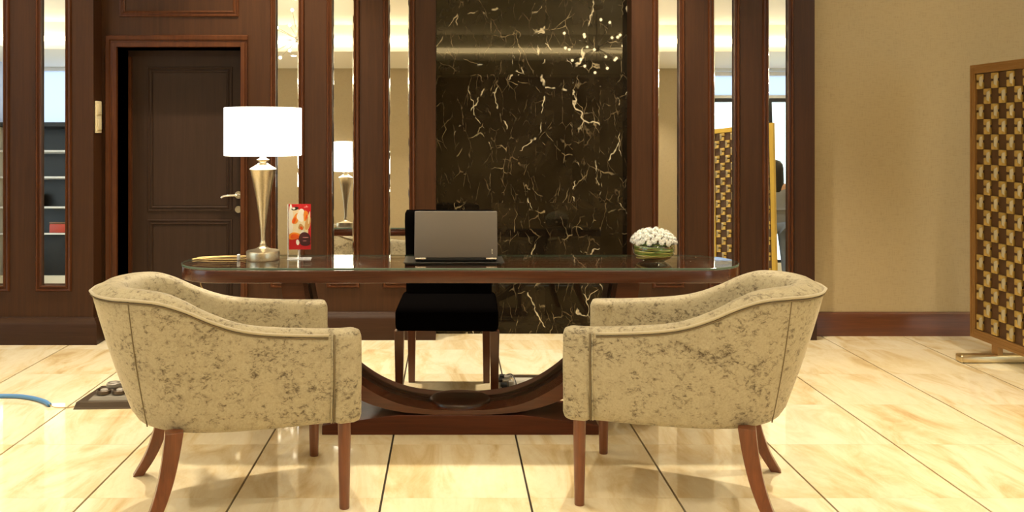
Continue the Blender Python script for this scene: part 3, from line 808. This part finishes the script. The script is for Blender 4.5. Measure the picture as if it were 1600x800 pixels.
ell(.40, .16, .07, .13, .1, 'white'); ell(.76, .265, .15, .016, 0, 'pink', 8); ell(.72, .19, .09, .012, 0, 'pink', 8); ell(.78, .935, .11, .02, .1, 'pink', 7); ell(.80, .955, .03, .035, 0, 'pink', 6)
lf = cd.build('leaflet', mats, ls); lf.location = (.002, -.006, .046)
lf.scale = (1, 1, 1)

# ------------------------------------------------------------------ laptop on a mat
mt = MB().rbox(-.234, .234, -.10, .10, 0, .003, .001, 1).build('desk_mat', mat('black_leather_mat', (.02, .017, .014), .35), loc=(.022, 4.07, TT), label='thin black desk mat lying under the open laptop', cat='desk mat')
lpz = TT+.0032
lap = empty('laptop', (.031, 3.985, lpz), label='open laptop with a grey-brown lid, its back towards us', cat='laptop')
lidm = mat('laptop_lid', (.150, .128, .112), .42, .2)
MB().rbox(-.190, .190, .004, .195, .004, .022, .004, 2).build('base', M['black'], lap, smooth=True, auto=40)
for xx in (-.16, .16):
    for yy in (.02, .17): MB().lathe([(.006, 0), (.006, .0045)], (xx, yy, 0), 10).build('rubber_foot', M['black'], lap)
MB().rbox(-.178, .178, .030, .185, .0222, .0236, .0006, 1).build('keyboard', mat('keyboard_grey', (.04, .04, .042), .5), lap)
lid = MB().rbox(-.1935, .1935, -.0045, .0045, .004, .222, .0042, 3).build('lid', lidm, lap, smooth=True, auto=50); lid.location = (0, .004, .014); lid.rotation_euler = (math.radians(-12), 0, 0)
MB().box(-.180, .180, .0046, .0050, .020, .210).build('screen', mat('dark_screen', (.01, .01, .012), .15), lid)
badge = MB(); badge.box(.165, .1695, -.0052, -.0045, .030, .034); badge.box(.1655, .1705, -.0052, -.0045, .036, .044); badge.box(.1665, .1715, -.0052, -.0045, .022, .028)
badge.build('lid_emblem', mat('emblem_silver', (.75, .72, .62), .25, .6), lid)
for s in (1, -1): MB().tube([(s*.140, -.002, .015), (s*.188, -.002, .015)], .0055, 10).build('hinge', M['chrome'], lap, smooth=True, auto=40)

# ------------------------------------------------------------------ flower bowl
fb = empty('flower_bowl', (.960, 4.03, TT), label='round glass bowl of white flowers lined with coiled leaves, on the right of the desk', cat='flower arrangement')
MB().lathe([(.040, 0), (.052, .002), (.075, .015), (.092, .036), (.098, .058), (.094, .078), (.088, .088), (.086, .088), (.091, .077), (.095, .058), (.089, .038), (.072, .019), (.050, .006), (.002, .005)], seg=48, cap1=True).build('glass_bowl', M['glass'], fb, smooth=True, auto=50)
vine = [mat('vine_green', (.22, .30, .05), .5), mat('vine_yellow', (.62, .50, .14), .5), mat('vine_brown', (.28, .12, .03), .5), mat('vine_pale', (.75, .66, .35), .5)]
rnd = random.Random(5)
for k in range(20):
    z = .020+.060*k/19; R = math.sqrt(max(.0001, 1-((z-.056)/.062)**2))*.086
    ph = rnd.uniform(0, 6); tl = rnd.uniform(-.012, .012)
    pts = [((R+rnd.uniform(-.002, .002))*math.cos(a), (R)*math.sin(a), z+tl*math.sin(a+ph)) for a in [2*PI*q/36 for q in range(36)]]
    pts = [(x, y, max(.012, zz)) for x, y, zz in pts]
    MB().tube(pts, rnd.uniform(.0030, .0050), 6, True).build('leaf_coil', vine[rnd.choice((0, 1, 2, 1, 3, 0))], fb, smooth=True)
MB().lathe([(.002, .010), (.045, .012), (.070, .028), (.080, .055), (.076, .080), (.002, .082)], seg=24).build('moss_filling', mat('dark_moss', (.035, .045, .012), .8), fb, smooth=True)
leafm = mat('dark_leaf', (.02, .05, .012), .5)
for k in range(26):
    a = 2*PI*k/26+rnd.uniform(-.1, .1); t = rnd.uniform(-.25, .25)
    c_ = Vector((.078*math.cos(a), .078*math.sin(a), .083)); d_ = Vector((math.cos(a+t), math.sin(a+t), rnd.uniform(-.1, .3))).normalized(); s_ = Vector((-math.sin(a), math.cos(a), 0))
    mb = MB(); vs = [c_, c_+d_*.014+s_*.006, c_+d_*.026, c_+d_*.014-s_*.006, c_+d_*.014+Vector((0, 0, .003))]
    V = [mb.bm.verts.new(v) for v in vs]
    for f in ((0, 1, 4), (1, 2, 4), (2, 3, 4), (3, 0, 4)): mb.bm.faces.new([V[i] for i in f])
    mb.build('leaf', leafm, fb)
def bloom():
    mb = MB()
    for ring_, (n, R, z, s) in enumerate(((9, .0085, 0, 1), (7, .006, .004, .85), (5, .0035, .008, .7))):
        for k in range(n):
            a = 2*PI*k/n+ring_*.4; d = Vector((math.cos(a), math.sin(a), 0)); t = Vector((-d.y, d.x, 0))
            p = [d*R*.3+Vector((0, 0, z)), d*R+t*.0045*s+Vector((0, 0, z+.002)), d*(R+.006*s)+t*.002+Vector((0, 0, z+.005)), d*(R+.0055*s)-t*.002+Vector((0, 0, z+.0035)), d*R-t*.0045*s+Vector((0, 0, z+.003))]
            mb.bm.faces.new([mb.bm.verts.new(v) for v in p])
    mb.lathe([(.010, -.006), (.012, 0), (.007, .006), (.002, .010)], seg=8)
    return mb
wf = mat('white_petal', (.93, .92, .88), .6, Subsurface_Weight=.1)
b0 = None
cnt = 70
for k in range(cnt):
    zz = 1-(k+.5)/cnt*.93; a = k*2.39996; rr = math.sqrt(1-zz*zz)
    d = Vector((rr*math.cos(a), rr*math.sin(a), zz))
    p = Vector((d.x*.098, d.y*.098, .083+d.z*.066+rnd.uniform(-.002, .002)))
    if b0 is None: b0 = bloom().build('bloom', wf, fb); o = b0
    else: o = link(b0.copy(), fb)
    o.location = p; o.rotation_mode = 'QUATERNION'
    o.rotation_quaternion = d.to_track_quat('Z', 'Y')

# ------------------------------------------------------------------ floor sockets and cable
steel = mat('worn_steel', (.36, .32, .25), .35, .7); dk = mat('dark_bronze', (.09, .065, .045), .35, .4)
greym = mat('grey_plastic', (.30, .27, .23), .4)
fs = empty('floor_socket_box', (-1.86, 4.235, 0), math.radians(3), label='dark metal floor socket block with round outlets behind the left armchair', cat='floor socket')
MB().quad_strip([[(0, 0, 0), (.52, 0, 0), (.52, .24, 0), (0.02, .24, 0)], [(.004, .004, .008), (.515, .004, .008), (.515, .238, .008), (.022, .238, .008)], [(.012, .012, .034), (.50, .012, .034), (.50, .235, .05), (.06, .235, .05)]], True, True, True).build('base', dk, fs, bevel=.002)
MB().quad_strip([[(.06, .025, .034), (.49, .025, .034), (.49, .225, .05), (.09, .225, .05)], [(.08, .04, .052), (.48, .04, .052), (.48, .215, .074), (.12, .215, .074)]], True, True, True).build('cover', mat('dull_pewter', (.17, .15, .12), .5, .3), fs, bevel=.003)
for k in range(5):
    for j, yy in enumerate((.080, .165)):
        x = .125+.078*k+.02*j
        o = MB().lathe([(.036, 0), (.036, .016), (.031, .019), (.027, .008), (.002, .008)], (0, 0, 0), 20).build('outlet_ring', dk if j == 0 else greym, fs, smooth=True, auto=40); o.location = (x, yy, .052+.022*(yy-.04)/.175)
        MB().lathe([(.018, .006), (.018, .018), (.012, .022), (.001, .022)], (0, 0, 0), 14).build('outlet_cap', greym, o, smooth=True, auto=40)
bl = mat('blue_cable', (.09, .24, .50), .4)
pts = [(-3.2, 4.30, .011), (-2.7, 4.40, .011), (-2.3, 4.425, .011), (-2.16, 4.40, .011), (-2.05, 4.335, .011), (-1.995, 4.28, .011)]
cb = MB().tube(cat(pts, 50), .011, 10).build('floor_cable', bl, smooth=True, label='blue cable lying on the marble floor at the left edge', cat='cable')
MB().tube(cat([(-1.997, 4.282, .011), (-1.96, 4.262, .004), (-1.90, 4.262, .0035), (-1.852, 4.262, .008)], 16), .0025, 6).build('bare_wire', mat('thin_wire', (.45, .33, .15), .4, .4), cb, smooth=True)

fb2 = empty('floor_outlet_tray', (.392, 4.66, 0), math.radians(-1), label='open steel floor outlet box with small plugs, on the floor behind the desk', cat='floor outlet')
tray_in = mat('tray_grey', (.42, .39, .33), .35)
MB().box(-.112, .112, -.12, .12, .0005, .005).build('lid_plate', tray_in, fb2)
for n_, (a, b, c_, d_) in enumerate(((-.125, .125, .12, .134), (-.125, .125, -.134, -.12), (-.125, -.112, -.12, .12), (.112, .125, -.12, .12))):
    MB().box(a, b, c_, d_, 0, .018)  .build('rim', dk if n_ == 0 else mat('rim_steel', (.16, .14, .11), .4, .5), fb2, bevel=.002)
for k, (x, y, s_, mm) in enumerate(((-.10, .07, .016, M['black']), (-.075, .03, .018, greym), (-.118, .0, .018, M['black']), (-.085, -.04, .020, steel), (-.10, -.085, .018, M['black']), (-.06, -.07, .014, greym))):
    MB().rbox(x-s_, x+s_, y-s_, y+s_, .006, .034+.006*(k % 2), .004, 2).build('plug', mm, fb2, smooth=True, auto=40)
for k in range(3):
    MB().tube(cat([(-.09+.01*k, .05-.04*k, .035), (-.05, .04-.04*k, .045), (-.03-.01*k, -.02-.03*k, .008), (-.06, -.09-.01*k, .010)], 20), .0028, 6).build('wire', (M['black'], greym, cordm)[k], fb2, smooth=True)

# ------------------------------------------------------------------ the visitor reflected in the right-hand mirror
def person(loc, rz):
    r = empty('person', loc, rz, label='person with black hair, grey top and blue-grey trousers, reflected in the rightmost mirror', cat='person')
    skin = mat('skin', (.55, .32, .20), .5); top_ = mat('grey_top', (.24, .25, .27), .8); jean = mat('blue_grey_trousers', (.16, .20, .28), .8)
    hair = mat('black_hair', (.008, .007, .007), .45); shoe = mat('dark_shoe', (.02, .018, .016), .5)
    def skinned(name, J, E, m, parent=r, sub=2):
        me = bpy.data.meshes.new(name); me.from_pydata([j[:3] for j in J], E, []); me.materials.append(m)
        o = bpy.data.objects.new(name, me); link(o, parent)
        s = o.modifiers.new('skin', 'SKIN'); s.use_smooth_shade = True
        for i, j in enumerate(J):
            sv = me.skin_vertices[0].data[i]; rr = j[3]; sv.radius = rr if isinstance(rr, tuple) else (rr, rr); sv.use_root = (i == 0)
        q = o.modifiers.new('sub', 'SUBSURF'); q.levels = sub; q.render_levels = sub
        return o
    # +y is the front of the figure
    J = [(0, 0, .92, (.145, .10)), (0, 0, 1.05, (.125, .09)), (0, 0, 1.22, (.15, .10)), (0, 0, 1.34, (.14, .085)), (0, .005, 1.42, .055), (0, .015, 1.49, .052),
         (.165, 0, 1.335, .052), (.215, .01, 1.08, .042), (.20, .16, .92, .032), (.185, .21, .87, .026),
         (-.165, 0, 1.335, .052), (-.215, .0, 1.08, .042), (-.21, .10, .86, .032), (-.205, .13, .80, .026),
         (.09, 0, .84, .092), (.10, .03, .48, .062), (.10, 0, .09, .042), (.10, .10, .035, .038),
         (-.09, 0, .84, .092), (-.10, .01, .48, .062), (-.11, -.04, .09, .042), (-.11, .07, .035, .038)]
    E = [(0, 1), (1, 2), (2, 3), (3, 4), (4, 5), (3, 6), (6, 7), (7, 8), (8, 9), (3, 10), (10, 11), (11, 12), (12, 13), (0, 14), (14, 15), (15, 16), (16, 17), (0, 18), (18, 19), (19, 20), (20, 21)]
    skinned('body', J, E, skin)
    g = .012
    def gr(j): rr = j[3]; return (j[0], j[1], j[2], (rr[0]+g, rr[1]+g) if isinstance(rr, tuple) else rr+g)
    T = [gr(J[i]) for i in (0, 1, 2, 3, 6, 10)]; T += [gr((.195, .004, 1.17, .047)), gr((-.195, 0, 1.17, .047)), gr((0, 0, .86, (.15, .105)))]
    skinned('shirt', T, [(0, 1), (1, 2), (2, 3), (3, 4), (3, 5), (4, 6), (5, 7), (0, 8)], top_)
    Q = [gr(J[i]) for i in (0, 14, 15, 16, 18, 19, 20)]
    skinned('trousers', Q, [(0, 1), (1, 2), (2, 3), (0, 4), (4, 5), (5, 6)], jean)
    # head with face
    hd = MB(); loops = []
    prof = [(-.118, .030, .030, .025), (-.105, .045, .045, .022), (-.075, .058, .066, .014), (-.035, .068, .082, .006), (0, .074, .092, 0), (.04, .076, .096, -.004), (.08, .066, .084, -.008), (.105, .045, .058, -.010), (.118, .018, .022, -.012)]
    for z, a, b, yo in prof: loops.append([(a*math.cos(2*PI*k/24), yo+b*math.sin(2*PI*k/24), z) for k in range(24)])
    hd.quad_strip(loops, True, True, True)
    h = hd.build('head', skin, r, smooth=True); h.location = (0, .03, 1.565); h.scale = (1.08, 1.08, 1.08)
    for s in (1, -1):
        MB().lathe([(.002, -.011), (.009, -.007), (.011, 0), (.009, .007), (.002, .011)], (s*.030, .084, .004), 12).build('eye', M['white'], h, smooth=True)
        MB().rbox(s*.074-.006, s*.074+.006, -.018, .012, -.028, .030, .005, 3).build('ear', skin, h, smooth=True)
    MB().quad_strip([[(-.010, .086, -.022), (.010, .086, -.022), (.004, .088, .010), (-.004, .088, .010)], [(-.004, .108, -.020), (.004, .108, -.020), (.002, .096, .006), (-.002, .096, .006)]], True, True, True).build('nose', skin, h, smooth=True)
    MB().rbox(-.022, .022, .074, .086, -.060, -.048, .004, 2).build('mouth', mat('lip', (.45, .12, .10), .4), h, smooth=True)
    hr = MB(); loops = []
    for z, a, b, yo in ((-.26, .070, .030, -.085), (-.20, .085, .040, -.075), (-.12, .090, .062, -.050), (-.05, .090, .088, -.026), (.02, .090, .100, -.018), (.075, .082, .098, -.012), (.112, .058, .072, -.012), (.132, .018, .022, -.012)):
        loops.append([(a*math.cos(2*PI*k/24), yo+b*math.sin(2*PI*k/24), z) for k in range(24)])
    hr.quad_strip(loops, True, True, True); hr.build('hair', hair, h, smooth=True)
    for hx_, hy, hz, s in ((.183, .225, .85, 1), (-.205, .140, .78, -1)):
        for k, (dx, L_) in enumerate(((-.024, .060), (-.008, .072), (.008, .068), (.022, .052))):
            MB().tube(cat([(hx_+dx*.7, hy, hz), (hx_+dx, hy+.018, hz-L_*.45), (hx_+dx*.95, hy+.014, hz-L_*.8), (hx_+dx*.9, hy+.004, hz-L_*1.05)], 8), lambda t: .0085-.003*t, 8).build('finger', skin, r, smooth=True)
        MB().tube(cat([(hx_-s*.012, hy, hz+.015), (hx_-s*.038, hy+.016, hz-.01), (hx_-s*.042, hy+.020, hz-.04)], 6), lambda t: .010-.003*t, 8).build('thumb', skin, r, smooth=True)
    for s, yy in ((1, .03), (-1, -.0)):
        MB().rbox(s*.105-.045, s*.105+.045, yy-.09, yy+.17, 0, .085, .03, 4).build('shoe', shoe, r, smooth=True)
    return r
person((4.22, .35, 0), math.radians(200))
